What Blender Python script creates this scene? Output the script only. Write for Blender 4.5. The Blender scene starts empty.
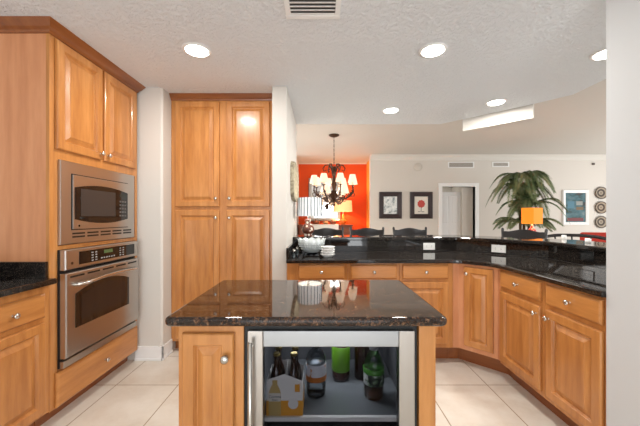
import bpy, bmesh, math, random
from mathutils import Vector, Matrix
random.seed(7)
S = bpy.context.scene
COL = S.collection
PI = math.pi
H = 1.28                                   # eye height

# ------------------------------------------------------------------ camera, world, lights, exposure
cd = bpy.data.cameras.new('camera'); cam = bpy.data.objects.new('camera', cd); COL.objects.link(cam)
cd.sensor_width = 36.0; cd.lens = 300/640*36; cd.shift_y = 4/640; cd.clip_start = .02
cam.location = (0, 0, H); cam.rotation_euler = (PI/2, 0, 0); S.camera = cam

S.view_settings.view_transform = 'Standard'; S.view_settings.look = 'None'
S.view_settings.exposure = 0.53; S.view_settings.gamma = 1.0; S.view_settings.use_curve_mapping = False

w = bpy.data.worlds.new('daylight'); S.world = w; w.use_nodes = True
w.node_tree.nodes['Background'].inputs[0].default_value = (.93, .96, 1, 1)
w.node_tree.nodes['Background'].inputs[1].default_value = 1.15

def area(name, loc, rot, sx, sy, power, col=(1, 1, 1), shape='RECTANGLE'):
    l = bpy.data.lights.new(name, 'AREA'); l.shape = shape; l.size = sx
    if shape == 'RECTANGLE': l.size_y = sy
    l.energy = power; l.color = col
    o = bpy.data.objects.new(name, l); COL.objects.link(o); o.location = loc; o.rotation_euler = rot
    return o
# added area lights: unseen daylight at the sides and rear, uplights for the ceilings
area('added_fill_kitchen_rear', (-.1, -2.45, 1.35), (PI/2+.25, 0, 0), 2.6, 2.0, 8, (.97, .985, 1))  # added fill, stands in for daylight from behind the camera
area('added_uplight_kitchen', (-.1, -2.40, .7), (PI/2+.85, 0, 0), 2.6, 1.3, 50, (.95, .98, 1))  # added uplight to brighten the kitchen ceiling
area('unseen_living_window_light', (8.7, 3.9, 1.4), (PI/2, 0, PI/2), 4.5, 2.2, 62, (.97, .985, 1))  # stands in for unseen windows in the side wall
area('added_uplight_living', (8.6, 3.9, .8), (PI/2+.7, 0, PI/2), 4.5, .8, 45, (.95, .98, 1))  # added uplight to brighten the living room ceiling
area('added_fill_dining', (-2.9, 6.4, 1.5), (PI/2, 0, -PI/2), 3.0, 1.9, 70, (1, .98, .95))  # added fill to even out the far wall; no opening here

# ------------------------------------------------------------------ materials
def lin(c):
    return tuple(((v/255)/12.92 if v/255 <= .04045 else ((v/255+.055)/1.055)**2.4) for v in c)
def mat(name, rgb, rough=.5, metal=0, spec=None, emit=None, es=0, coat=0):
    m = bpy.data.materials.new(name); m.use_nodes = True
    b = m.node_tree.nodes['Principled BSDF']
    b.inputs['Base Color'].default_value = (*lin(rgb), 1)
    b.inputs['Roughness'].default_value = rough; b.inputs['Metallic'].default_value = metal
    if spec is not None: b.inputs['Specular IOR Level'].default_value = spec
    if coat: b.inputs['Coat Weight'].default_value = coat; b.inputs['Coat Roughness'].default_value = .12
    if emit: b.inputs['Emission Color'].default_value = (*lin(emit), 1); b.inputs['Emission Strength'].default_value = es
    return m
def nd(m, t, **k):
    n = m.node_tree.nodes.new(t)
    for a, v in k.items(): setattr(n, a, v)
    return n
def lk(m, a, b): m.node_tree.links.new(a, b)
def bsdf(m): return m.node_tree.nodes['Principled BSDF']
def ramp(m, fac, stops, interp='LINEAR'):
    r = nd(m, 'ShaderNodeValToRGB'); e = r.color_ramp; e.interpolation = interp
    while len(e.elements) < len(stops): e.elements.new(.5)
    for i, (p, c) in enumerate(stops):
        e.elements[i].position = p; e.elements[i].color = (*lin(c), 1)
    lk(m, fac, r.inputs[0]); return r
def coords(m, scale=(1, 1, 1), kind='Object'):
    t = nd(m, 'ShaderNodeTexCoord'); p = nd(m, 'ShaderNodeMapping'); p.inputs['Scale'].default_value = scale
    lk(m, t.outputs[kind], p.inputs[0]); return p.outputs[0]
def noise(m, vec, scale, detail=3, rough=.5):
    n = nd(m, 'ShaderNodeTexNoise'); n.inputs['Scale'].default_value = scale
    n.inputs['Detail'].default_value = detail; n.inputs['Roughness'].default_value = rough
    lk(m, vec, n.inputs['Vector']); return n
def bump(m, h, strength, dist=.01):
    b = nd(m, 'ShaderNodeBump'); b.inputs['Strength'].default_value = strength; b.inputs['Distance'].default_value = dist
    lk(m, h, b.inputs['Height']); lk(m, b.outputs[0], bsdf(m).inputs['Normal'])

def wood(name, lo, mid, hi, scale=(9, 9, 1.1), rough=.32):
    m = mat(name, mid, rough, coat=.35)
    n = noise(m, coords(m, scale), 2.2, 5, .6)
    r = ramp(m, n.outputs[0], [(.3, lo), (.52, mid), (.72, hi)])
    lk(m, r.outputs[0], bsdf(m).inputs['Base Color']); return m
W = wood('maple', (170, 108, 54), (190, 127, 67), (205, 143, 81))
WH = wood('maple_horizontal', (170, 108, 54), (190, 127, 67), (205, 143, 81), (1.1, 9, 9))
WP = wood('maple_pinkish_panel', (196, 130, 88), (208, 143, 99), (217, 154, 111), (7, 7, .8))
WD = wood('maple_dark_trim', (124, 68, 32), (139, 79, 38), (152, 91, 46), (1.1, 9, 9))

def granite(name, base, f1, f2, sc=85):
    m = mat(name, base, .045, spec=.5)
    v = coords(m)
    n1 = noise(m, v, sc, 4, .7); n2 = noise(m, v, 260, 2, .6)
    r1 = ramp(m, n1.outputs[0], [(.0, base), (.50, base), (.60, f1), (.72, f2)])
    r2 = ramp(m, n2.outputs[0], [(0, (0, 0, 0)), (.60, (0, 0, 0)), (.72, (110, 96, 80))])
    a = nd(m, 'ShaderNodeMixRGB', blend_type='ADD'); a.inputs[0].default_value = 1
    lk(m, r1.outputs[0], a.inputs[1]); lk(m, r2.outputs[0], a.inputs[2])
    lk(m, a.outputs[0], bsdf(m).inputs['Base Color']); return m
GR = granite('black_granite', (17, 15, 15), (44, 39, 36), (74, 64, 54))
GRI = granite('brown_black_granite', (36, 24, 18), (88, 60, 42), (134, 100, 70), 62)

def steel(name, rgb, rough=.28):
    m = mat(name, rgb, rough, 1)
    n = noise(m, coords(m, (2, 2, 300)), 1.5, 2)
    bump(m, n.outputs[0], .06, .002); return m
ST = steel('brushed_steel', (190, 184, 178)); STD = steel('pale_steel', (160, 161, 162), .32)
NI = mat('satin_nickel', (205, 200, 192), .25, 1)
BLK = mat('black_gloss', (14, 14, 15), .06, spec=.6)
BLM = mat('black_matt', (16, 16, 16), .6)
DGL = mat('dark_oven_glass', (30, 22, 18), .05, spec=.7)
LIN = mat('grey_liner', (150, 150, 150), .45)
WH_ = mat('white_trim_paint', (238, 237, 235), .4)
PLA = mat('white_plastic', (236, 235, 230), .35)

def wallm(name, rgb, b=.08):
    m = mat(name, rgb, .75); n = noise(m, coords(m), 140, 3); bump(m, n.outputs[0], b, .002); return m
WALL = wallm('warm_white_wall', (214, 209, 201)); WALG = wallm('greige_wall', (214, 207, 198))
WALR = wallm('grey_wall', (203, 205, 206))
ORA = wallm('orange_wall', (232, 84, 22)); ORA_LIT = wallm('orange_wall_lit', (240, 170, 70))  # side wall is orange too; the light on it is put into the colour
CEI = mat('knockdown_ceiling', (232, 234, 236), .85)
_v = coords(CEI); _n = noise(CEI, _v, 38, 5, .62)
_r = ramp(CEI, _n.outputs[0], [(.42, (0, 0, 0)), (.6, (255, 255, 255))]); bump(CEI, _r.outputs[0], .8, .007)
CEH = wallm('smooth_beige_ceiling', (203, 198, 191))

TILE = mat('cream_floor_tile', (216, 207, 194), .35, spec=.4)
def _tile(m):
    v = coords(m)
    mp = nd(m, 'ShaderNodeMapping'); mp.inputs['Location'].default_value = (-1.274/.471+10, -2.286/.471+10, 0)
    mp.inputs['Scale'].default_value = (1/.471, 1/.471, 1); lk(m, v, mp.inputs[0])
    sp = nd(m, 'ShaderNodeSeparateXYZ'); lk(m, mp.outputs[0], sp.inputs[0])
    ds = []
    for k in (0, 1):
        f = nd(m, 'ShaderNodeMath', operation='FRACT'); lk(m, sp.outputs[k], f.inputs[0])
        a = nd(m, 'ShaderNodeMath', operation='SUBTRACT'); lk(m, f.outputs[0], a.inputs[0]); a.inputs[1].default_value = .5
        b = nd(m, 'ShaderNodeMath', operation='ABSOLUTE'); lk(m, a.outputs[0], b.inputs[0]); ds.append(b)
    mx = nd(m, 'ShaderNodeMath', operation='MAXIMUM'); lk(m, ds[0].outputs[0], mx.inputs[0]); lk(m, ds[1].outputs[0], mx.inputs[1])
    g = nd(m, 'ShaderNodeMath', operation='GREATER_THAN'); lk(m, mx.outputs[0], g.inputs[0]); g.inputs[1].default_value = .4925
    n = noise(m, v, 3.2, 6, .65)
    r = ramp(m, n.outputs[0], [(.3, (206, 194, 178)), (.5, (219, 211, 198)), (.7, (228, 222, 211))])
    x = nd(m, 'ShaderNodeMixRGB'); lk(m, g.outputs[0], x.inputs[0]); lk(m, r.outputs[0], x.inputs[1])
    x.inputs[2].default_value = (*lin((158, 138, 112)), 1); lk(m, x.outputs[0], bsdf(m).inputs['Base Color'])
    bump(m, g.outputs[0], -.3, .003)
_tile(TILE)

def clear(name, tint, gl=.09, rough=.02):
    m = bpy.data.materials.new(name); m.use_nodes = True; nt = m.node_tree
    nt.nodes.remove(nt.nodes['Principled BSDF'])
    t = nt.nodes.new('ShaderNodeBsdfTransparent'); t.inputs[0].default_value = (*lin(tint), 1)
    g = nt.nodes.new('ShaderNodeBsdfGlossy'); g.inputs['Roughness'].default_value = rough
    f = nt.nodes.new('ShaderNodeLayerWeight'); f.inputs[0].default_value = gl
    x = nt.nodes.new('ShaderNodeMixShader')
    nt.links.new(f.outputs['Fresnel'], x.inputs[0]); nt.links.new(t.outputs[0], x.inputs[1]); nt.links.new(g.outputs[0], x.inputs[2])
    nt.links.new(x.outputs[0], nt.nodes['Material Output'].inputs[0]); return m
TINT = clear('tinted_cooler_glass', (205, 205, 208), .10)
CLR = clear('clear_plastic', (205, 210, 212), .35)

# ------------------------------------------------------------------ builders
def pix(px, d): return (px-320)*d/300
def BM(): return bmesh.new()
def box(bm, x0, x1, y0, y1, z0, z1):
    v = [bm.verts.new(p) for p in ((x0, y0, z0), (x1, y0, z0), (x1, y1, z0), (x0, y1, z0), (x0, y0, z1), (x1, y0, z1), (x1, y1, z1), (x0, y1, z1))]
    for f in ((0, 3, 2, 1), (4, 5, 6, 7), (0, 1, 5, 4), (1, 2, 6, 5), (2, 3, 7, 6), (3, 0, 4, 7)): bm.faces.new([v[i] for i in f])
    return bm
def prism(bm, poly, z0, z1):
    a = [bm.verts.new((x, y, z0)) for x, y in poly]; b = [bm.verts.new((x, y, z1)) for x, y in poly]; n = len(poly)
    bm.faces.new(a[::-1]); bm.faces.new(b)
    for i in range(n): bm.faces.new((a[i], a[(i+1) % n], b[(i+1) % n], b[i]))
    return bm
def panel(bm, x0, x1, z0, z1, yb, prof):
    last = None
    for ins, out in prof:
        r = [bm.verts.new(p) for p in ((x0+ins, yb-out, z0+ins), (x1-ins, yb-out, z0+ins), (x1-ins, yb-out, z1-ins), (x0+ins, yb-out, z1-ins))]
        if last:
            for i in range(4): bm.faces.new((last[i], last[(i+1) % 4], r[(i+1) % 4], r[i]))
        else: bm.faces.new(r[::-1])
        last = r
    bm.faces.new(last); return bm
def frame_of(a, b):
    d = (Vector(b)-Vector(a)).normalized()
    u = d.orthogonal().normalized(); return u, d.cross(u)
def tube(bm, pts, r, seg=8, cap=True):
    pts = [Vector(p) for p in pts]; n = len(pts)
    rs = r if isinstance(r, (list, tuple)) else [r]*n
    rings = []; u = None
    for i, p in enumerate(pts):
        d = (pts[min(i+1, n-1)]-pts[max(i-1, 0)]).normalized()
        if u is None: u = d.orthogonal().normalized()
        else:
            u = (u-d*u.dot(d)); u = u.normalized() if u.length > 1e-6 else d.orthogonal().normalized()
        v = d.cross(u)
        rings.append([bm.verts.new(p+(u*math.cos(2*PI*k/seg)+v*math.sin(2*PI*k/seg))*rs[i]) for k in range(seg)])
    for i in range(n-1):
        for k in range(seg): bm.faces.new((rings[i][k], rings[i][(k+1) % seg], rings[i+1][(k+1) % seg], rings[i+1][k]))
    if cap: bm.faces.new(rings[0][::-1]); bm.faces.new(rings[-1])
    return bm
def lathe(bm, prof, c=(0, 0, 0), axis='z', seg=24, wav=None):
    rings = []
    for r, h in prof:
        ring = []
        for k in range(seg):
            a = 2*PI*k/seg; rr = max(r, 1e-4)*(wav(a, h) if wav else 1)
            if axis == 'z': p = (c[0]+rr*math.cos(a), c[1]+rr*math.sin(a), c[2]+h)
            else: p = (c[0]+rr*math.cos(a), c[1]-h, c[2]+rr*math.sin(a))      # out along -y
            ring.append(bm.verts.new(p))
        rings.append(ring)
    for i in range(len(rings)-1):
        for k in range(seg): bm.faces.new((rings[i][k], rings[i][(k+1) % seg], rings[i+1][(k+1) % seg], rings[i+1][k]))
    if prof[0][0] < .9e9: bm.faces.new(rings[0][::-1])
    bm.faces.new(rings[-1]); return bm
def obj(name, bm, m, parent=None, bevel=0, smooth=False, kind=None, seg=2):
    bmesh.ops.recalc_face_normals(bm, faces=bm.faces)
    me = bpy.data.meshes.new(name); bm.to_mesh(me); bm.free()
    if smooth:
        for p in me.polygons: p.use_smooth = True
    o = bpy.data.objects.new(name, me); COL.objects.link(o); me.materials.append(m)
    if parent: o.parent = parent
    if bevel:
        b = o.modifiers.new('b', 'BEVEL'); b.width = bevel; b.segments = seg; b.limit_method = 'ANGLE'; b.angle_limit = .6
    if kind: o['kind'] = kind
    return o
def autosmooth(o, ang=.7):
    me = o.data
    for p in me.polygons: p.use_smooth = True
    me.set_sharp_from_angle(angle=ang); return o
def tag(o, label, cat, group=None):
    o['label'] = label; o['category'] = cat
    if group: o['group'] = group
    return o
def thing(name, label, cat, loc=(0, 0, 0), rz=0, group=None):
    o = bpy.data.objects.new(name, None); COL.objects.link(o); o.location = loc; o.rotation_euler = (0, 0, rz); o.empty_display_size = .1
    return tag(o, label, cat, group)
def copy_tree(o, parent=None):
    c = o.copy(); COL.objects.link(c)
    if parent: c.parent = parent
    for ch in [x for x in bpy.data.objects if x.parent == o]: copy_tree(ch, c)
    return c
def struct(name, bm, m, **k): return obj(name, bm, m, kind='structure', **k)
def text(name, s, size, m, parent, loc, rot, ext=.0004):
    c = bpy.data.curves.new(name, 'FONT'); c.body = s; c.size = size; c.extrude = ext; c.align_x = 'CENTER'
    o = bpy.data.objects.new(name, c); COL.objects.link(o); c.materials.append(m); o.parent = parent
    o.location = loc; o.rotation_euler = rot
    bpy.context.view_layer.update()
    me = bpy.data.meshes.new_from_object(o.evaluated_get(bpy.context.evaluated_depsgraph_get()))
    r = bpy.data.objects.new(name, me); COL.objects.link(r); r.parent = parent; r.location = loc; r.rotation_euler = rot
    bpy.data.objects.remove(o); return r

# ------------------------------------------------------------------ the room
ZC, ZH = 2.44, 2.84
struct('floor', box(BM(), -3.2, 9, -2.6, 9, -.1, 0), TILE)
struct('ceiling', prism(BM(), [(-2.35, -2.6), (2.4, -2.6), (2.4, 2.84), (2.2, 3.07), (1.50, 3.75), (-2.35, 3.75)], ZC, ZH-.002), CEI)
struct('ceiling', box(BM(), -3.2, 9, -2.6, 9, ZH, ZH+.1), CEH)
struct('wall_left', box(BM(), -2.45, -2.28, -2.6, 3.75, 0, ZC), WALL)
struct('wall_left', prism(BM(), [(-2.28, 2.69), (-1.43, 2.69), (-1.415, 2.705), (-1.415, 3.75), (-2.28, 3.75)], 0, ZC), WALL)
struct('wall_back', box(BM(), -1.415, -.425, 3.6, 3.75, 0, ZC), WALL)
struct('wall_back', box(BM(), -.425, -.292, 2.655, 3.75, 0, ZC), WALL, bevel=.008)
struct('wall_right', box(BM(), 1.412, 2.5, .25, 1.48, 0, ZC), WALR)
struct('wall_right', box(BM(), 2.4, 2.5, -2.6, .25, 0, ZC), WALR)
b = BM(); box(b, -2.28, -1.6, -2.6, -2.5, 0, ZC); box(b, 1.4, 2.4, -2.6, -2.5, 0, ZC); box(b, -1.6, 1.4, -2.6, -2.5, 2.3, ZC)
struct('wall_rear', b, WALL)
# living and dining room beyond the bar
DX0, DX1, DY0, DY1 = 3.03, 4.01, 7.6, 8.9
b = BM(); FW = 7.6
x0, x1, zt = 3.09, 3.93, 2.05
box(b, 1.27, x0, FW, FW+.12, 0, ZH); box(b, x1, 9, FW, FW+.12, 0, ZH); box(b, x0, x1, FW, FW+.12, zt, ZH)
struct('wall_far', b, WALG)
struct('wall_dining', box(BM(), -.8, 1.4, 8.67, 8.8, 0, ZH), ORA)
struct('wall_dining', box(BM(), 1.345, 1.42, FW+.12, 8.67, 0, ZH), ORA_LIT)
struct('wall_dining', box(BM(), -.8, -.62, 7.6, 8.67, 0, ZH), WALL)
struct('wall_side', box(BM(), -3.2, -3.0, 3.75, 8.8, 0, ZH), WALL)
struct('wall_side', box(BM(), -3.2, -.8, 8.0, 8.1, 0, ZH), WALL)
b = BM(); box(b, 8.9, 9, 2.0, 9, 0, .5); box(b, 8.9, 9, 2.0, 9, 2.5, ZH); box(b, 8.9, 9, 2.0, 2.6, .5, 2.5); box(b, 8.9, 9, 7.1, 9, .5, 2.5)
struct('wall_side', b, WALG)
def crown(bm, a, c, zc, dz, dx, nrm):   # a simple stepped cornice along a -> c; nrm points into the room
    a = Vector(a); c = Vector(c); n = Vector(nrm)
    prof = [(0, 0), (dx, 0), (dx, -.18*dz), (dx*.62, -.45*dz), (dx*.3, -.8*dz), (dx*.22, -dz), (0, -dz)]
    r = [[bm.verts.new((p.x+n.x*u, p.y+n.y*u, zc+v)) for u, v in prof] for p in (a, c)]
    k = len(prof)
    for i in range(k): bm.faces.new((r[0][i], r[0][(i+1) % k], r[1][(i+1) % k], r[1][i]))
    bm.faces.new(r[0]); bm.faces.new(r[1][::-1]); return bm
struct('trim_1', crown(BM(), (1.27, FW), (8.9, FW), ZH, .13, .11, (0, -1)), WALL)
struct('trim_2', crown(BM(), (-.62, 8.67), (1.345, 8.67), ZH, .035, .03, (0, -1)), WALL)
# door casing, hall recess and white panelled door
b = BM(); box(b, 3.0, x0, FW-.02, FW+.12, 0, zt+.09); box(b, x1, 4.02, FW-.02, FW+.12, 0, zt+.09); box(b, x0, x1, FW-.02, FW+.12, zt, zt+.09)
struct('trim_3', b, WH_)
b = BM(); box(b, 2.7, 5.2, 9.0-.06, 9.0, 0, 2.5); box(b, 3.93, 4.02, FW+.12, 8.94, 0, 2.5); box(b, 3.0, 3.09, FW+.12, 8.94, 0, 2.5); box(b, 3.0, 4.0, FW+.12, 8.94, 2.3, 2.4)
struct('wall_hall', b, WALL)
b = BM(); panel(b, 3.10, 3.66, .02, 1.93, 7.86, [(0, 0), (0, .04)]); dr = struct('door_1', b, WH_)
b = BM()
for (a0, a1) in ((3.17, 3.35), (3.41, 3.59)):
    panel(b, a0, a1, .15, .95, 7.822, [(0, 0), (.0, .006), (.02, .001), (.04, .006)])
    panel(b, a0, a1, 1.1, 1.84, 7.822, [(0, 0), (.0, .006), (.02, .001), (.04, .006)])
obj('door_panel', b, WH_, dr)
b = BM(); box(b, 3.66, 3.93, 7.73, 7.95, 0, 2.3); struct('wall_hall', b, WALG)
area('added_hall_fill', (3.35, 8.45, 2.25), (0, 0, 0), .3, .3, 2.5, (1, .96, .9))  # added fill light that brightens the dark door recess
# white soffit box dropping below the kitchen ceiling edge
b = BM(); d = Vector((.7233, -.6905)); n = Vector((.6905, .7233))
p = Vector((1.695, 3.564)); q = p+d*.69
prism(b, [tuple(p), tuple(q), tuple(q+n*.05), tuple(p+n*.05)], 2.30, ZH-.003)
struct('trim_4', b, WALL)
# baseboards
b = BM(); box(b, -1.65, -1.40, 2.672, 2.69, 0, .125); box(b, -1.65, -1.398, 2.665, 2.69, 0, .02); box(b, -1.415, -1.40, 2.672, 2.85, 0, .125); box(b, -1.415, -1.395, 2.665, 2.85, 0, .02)
struct('baseboard_left', b, WH_, bevel=.004)

# bar knee wall: path of the granite face, offset outwards by t
def bar(t): return [(-.292, 3.2+t), (1.45+.414*t, 3.2+t), (2.01+t, 2.64+.414*t), (2.01+t, 1.481)]
struct('wall_bar', prism(BM(), bar(.022)+bar(.15)[::-1], 0, 1.032), WALG)

# ------------------------------------------------------------------ cabinet pieces
DOOR = [(0, 0), (0, .012), (.003, .018), (.006, .020), (.050, .020), (.052, .017), (.056, .013), (.060, .006), (.066, .006), (.070, .008), (.092, .018), (.094, .020)]
DRAW = [(0, 0), (0, .011), (.009, .019), (.014, .020)]
def knob(parent, x, y, z):
    b = BM(); lathe(b, [(.009, 0), (.006, .003), (.0055, .013), (.012, .017), (.0155, .022), (.0150, .027), (.009, .031), (.001, .032)], (x, y, z), 'y', 16)
    return obj('knob', b, NI, parent, smooth=True)
def door(parent, x0, x1, z0, z1, kx, kz, narrow=1.0, name='door', m=None):
    prof = [(i*narrow if i > .01 else i, o) for i, o in DOOR]
    o = obj(name, panel(BM(), x0, x1, z0, z1, -.001, prof), m or W, parent)
    if kx is not None: knob(o, kx, -.020, kz)
    return o
def drawer(parent, x0, x1, z0, z1):
    o = obj('drawer', panel(BM(), x0, x1, z0, z1, -.001, DRAW), WH, parent)
    knob(o, (x0+x1)/2, -.020, (z0+z1)/2); return o
def carcass(parent, wd, dp, z0, z1, toe=.09, m=None):
    obj('body', box(BM(), 0, wd, 0, dp, z0, z1), m or W, parent, bevel=.002)
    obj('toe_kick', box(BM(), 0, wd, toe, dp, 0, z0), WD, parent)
CT = .879                                    # underside of the worktops
# --- tall oven cabinet
L = 2.672-1.806
t = thing('tall_oven_cabinet', 'tall maple cabinet on the left housing the microwave and the wall oven', 'cabinet', (-1.63, 1.806, 0), PI/2)
def yl(v): return v-1.806                    # room depth -> local x
b = BM(); box(b, 0, L, .02, .64, .10, 2.385)
o = obj('body', b, WP, t)
# face frame with openings for the appliances
b = BM(); box(b, 0, .058, 0, .02, .10, 2.385); box(b, L-.03, L, 0, .02, .10, 2.385)
for z0, z1 in ((.10, .34), (1.075, 1.10), (1.64, 2.385)): box(b, .058, L-.03, 0, .02, z0, z1)
obj('face_frame', b, W, t)
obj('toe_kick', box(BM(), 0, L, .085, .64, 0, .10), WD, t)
door(t, yl(1.842), yl(2.226), 1.70, 2.375, yl(2.200), 1.745)
door(t, yl(2.247), yl(2.628), 1.70, 2.375, yl(2.274), 1.745)
drawer(t, yl(1.842), yl(2.655), .105, .318)
b = BM()   # mitred crown: profile swept round the near side and the front
prof = [(0, 0), (.008, 0), (.014, .012), (.03, .022), (.052, .046), (.058, .054), (0, .054)]
def crownrun(b, path_fn):
    rings = []
    for k in range(len(path_fn(0))):
        rings.append([b.verts.new((*path_fn(u)[k], 2.385+v)) for u, v in prof])
    n = len(prof)
    for a, c in zip(rings, rings[1:]):
        for i in range(n): b.faces.new((a[i], a[(i+1) % n], c[(i+1) % n], c[i]))
    b.faces.new(rings[0]); b.faces.new(rings[-1][::-1])
crownrun(b, lambda u: [(-u*1.3, .64), (-u*1.3, -u*1.25), (L+u*.2, -u*1.25)])
obj('crown_moulding', b, WD, t)
# --- microwave
t = thing('microwave', 'built-in stainless microwave with trim kit above the wall oven', 'microwave', (-1.63, 1.806, 0), PI/2)
x0, x1 = yl(1.865), yl(2.610)
b = BM(); panel(b, x0, x1, 1.105, 1.638, -.001, [(0, 0), (0, .012), (.003, .015), (.05, .015)])
tk = obj('trim_frame', b, ST, t)
mx0, mx1 = yl(1.952), yl(2.512)
b = BM(); panel(b, mx0-.006, mx1+.006, 1.194, 1.562, -.0158, [(0, 0), (0, .002)]); obj('shadow_gap', b, BLM, t)
b = BM(); panel(b, mx0, mx1, 1.20, 1.556, -.0175, [(0, 0), (0, .004), (.002, .006)]); dp = obj('door', b, ST, t)
def bowed(x0, x1, zb, zt, arch, y, th, n=14):
    b = BM(); top = []; bot = []
    for i in range(n+1):
        f = i/n; x = x0+(x1-x0)*f; s = arch*(1-(2*f-1)**2)
        top.append((x, zt-arch+s)); bot.append((x, zb+arch-s) if arch < .04 else (x, zb))
    poly = bot+top[::-1]
    a = [b.verts.new((x, y, z)) for x, z in poly]; c = [b.verts.new((x, y-th, z)) for x, z in poly]; k = len(poly)
    b.faces.new(a[::-1]); b.faces.new(c)
    for i in range(k): b.faces.new((a[i], a[(i+1) % k], c[(i+1) % k], c[i]))
    return b
g = obj('window', bowed(mx0+.014, mx1-.010, 1.236, 1.505, .03, -.0232, .003), BLK, dp)
b = BM()
panel(b, mx0+.06, mx0+.40, 1.285, 1.47, -.0264, [(0, 0), (0, .0012)]); obj('window_mesh', b, mat('oven_mesh', (58, 54, 52), .2), g)
b = BM()
for r in range(5):
    for c in range(3): panel(b, mx1-.112+c*.03, mx1-.092+c*.03, 1.285+r*.028, 1.298+r*.028, -.0262, [(0, 0), (0, .0012)])
obj('button', b, mat('grey_buttons', (95, 92, 90), .4), dp)
b = BM(); panel(b, mx1-.112, mx1-.03, 1.44, 1.462, -.0262, [(0, 0), (0, .0012)]); obj('display', b, mat('clock_dark', (30, 44, 40), .2), dp)
b = BM(); lathe(b, [(.008, 0), (.008, .0012)], (mx0+.05, -.0232, 1.222), 'y', 12); obj('badge', b, BLK, dp)
b = BM()
for i in range(5):
    a0 = x0+.09+i*.126
    for z in (1.144, 1.166): panel(b, a0, a0+.105, z, z+.011, -.0160, [(0, 0), (0, .0008)])
obj('vent_slots', b, BLM, t)
# --- wall oven
t = thing('wall_oven', 'stainless single wall oven with arched window and bar handle', 'oven', (-1.63, 1.806, 0), PI/2)
b = BM(); box(b, x0-.004, x1+.004, -.012, .0, .335, 1.073); obj('housing', b, BLM, t)
b = BM(); panel(b, x0, x1, .945, 1.072, -.012, [(0, 0), (0, .030), (.005, .036)]); cp = obj('control_panel', b, ST, t)
b = BM(); panel(b, x0+.105, x1-.055, .968, 1.052, -.048, [(0, 0), (0, .0015)]); g = obj('touch_panel', b, BLK, cp)
b = BM(); panel(b, x0+.33, x0+.42, 1.015, 1.040, -.0497, [(0, 0), (0, .001)]); obj('display', b, mat('clock_green', (60, 74, 50), .2, emit=(90, 120, 70), es=.25), cp)
b = BM()
for cx in (.21, .245, .50, .535):
    for r in range(4): panel(b, x0+cx, x0+cx+.018, .976+r*.018, .985+r*.018, -.0497, [(0, 0), (0, .0008)])
for i in range(6): panel(b, x0+.30+i*.026, x0+.316+i*.026, .98, .99, -.0497, [(0, 0), (0, .0008)])
obj('button', b, mat('pale_buttons', (150, 150, 148), .4), cp)
b = BM(); lathe(b, [(.009, 0), (.009, .0015)], (x0+.05, -.048, .985), 'y', 12); obj('badge', b, mat('badge_dark', (60, 40, 30), .3), cp)
b = BM(); panel(b, x0, x1, .395, .925, -.012, [(0, 0), (0, .034), (.006, .040)]); dr = obj('door', b, ST, t)
g = obj('window', bowed(yl(1.935), yl(2.475), .565, .835, .05, -.052, .003), DGL, dr)
b = bowed(yl(1.985), yl(2.43), .605, .805, .045, -.055, .001); obj('window_mesh', b, mat('oven_inner', (44, 34, 30), .12), g)
b = BM()
for i in range(5): panel(b, x0+.03+i*.142, x0+.145+i*.142, .893, .905, -.052, [(0, 0), (0, .0008)])
obj('vent_slots', b, BLM, dr)
b = BM(); pts = [(x0+.06+(x1-x0-.12)*i/14, -.052-.05*min(1, 4*math.sin(PI*i/14)), .845+.018*math.sin(PI*i/14)) for i in range(15)]
tube(b, pts, .0115, 10); obj('handle', b, NI, dr, smooth=True)
b = BM(); panel(b, x0, x1, .335, .378, -.012, [(0, 0), (0, .022), (.004, .026)]); obj('bottom_trim', b, ST, t)
# --- left base cabinets and worktop
def base_unit(label, loc, rz, wd, dp, fx, knob_side='r', group=None, z0=.11, dz=(.69, .83), doorz=(.13, .66), toe=.09, name='base_cabinet'):
    t = thing(name, label, 'cabinet', loc, rz, group)
    carcass(t, wd, dp, z0, CT, toe)
    drawer(t, fx[0], fx[1], *dz)
    kx = fx[1]-.028 if knob_side == 'r' else fx[0]+.028
    door(t, fx[0], fx[1], doorz[0], doorz[1], kx, doorz[1]-.05)
    return t
base_unit('maple base cabinet touching the tall oven cabinet, under the short worktop at left', (-1.63, 1.36, 0), PI/2, .445, .62, (.02, .405), 'l')
base_unit('maple base cabinet mostly outside the picture at its bottom left corner', (-1.63, .88, 0), PI/2, .475, .62, (.02, .45))
t = thing('countertop', 'short black granite worktop left of the oven cabinet', 'countertop')
b = BM(); box(b, -2.28, -1.578, .86, 1.804, CT+.001, .914); obj('slab', b, GR, t, bevel=.008, seg=3)
b = BM(); box(b, -2.27, -1.635, 1.784, 1.804, .9145, 1.012); obj('backsplash', b, GR, t, bevel=.002)
b = BM(); box(b, -2.278, -2.258, .86, 1.782, .9145, 1.012); obj('backsplash', b, GR, t, bevel=.002)
# --- pantry
t = thing('pantry_cabinet', 'tall four-door maple pantry set in the wall recess at back', 'cabinet', (-1.412, 2.85, 0), 0)
WDT = .984
obj('body', box(BM(), 0, WDT, 0, .7, .10, 2.385), W, t); obj('toe_kick', box(BM(), 0, WDT, .08, .7, 0, .10), WD, t)
for x0_, x1_, kx in ((.045, .462, .432), (.530, .938, .560)):
    door(t, x0_, x1_, 1.378, 2.372, kx, 1.455); door(t, x0_, x1_, .13, 1.345, kx, 1.272)
b = BM(); crownrun(b, lambda u: [(.0, -u*.75), (WDT, -u*.75)]); obj('crown_moulding', b, WD, t)

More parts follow.
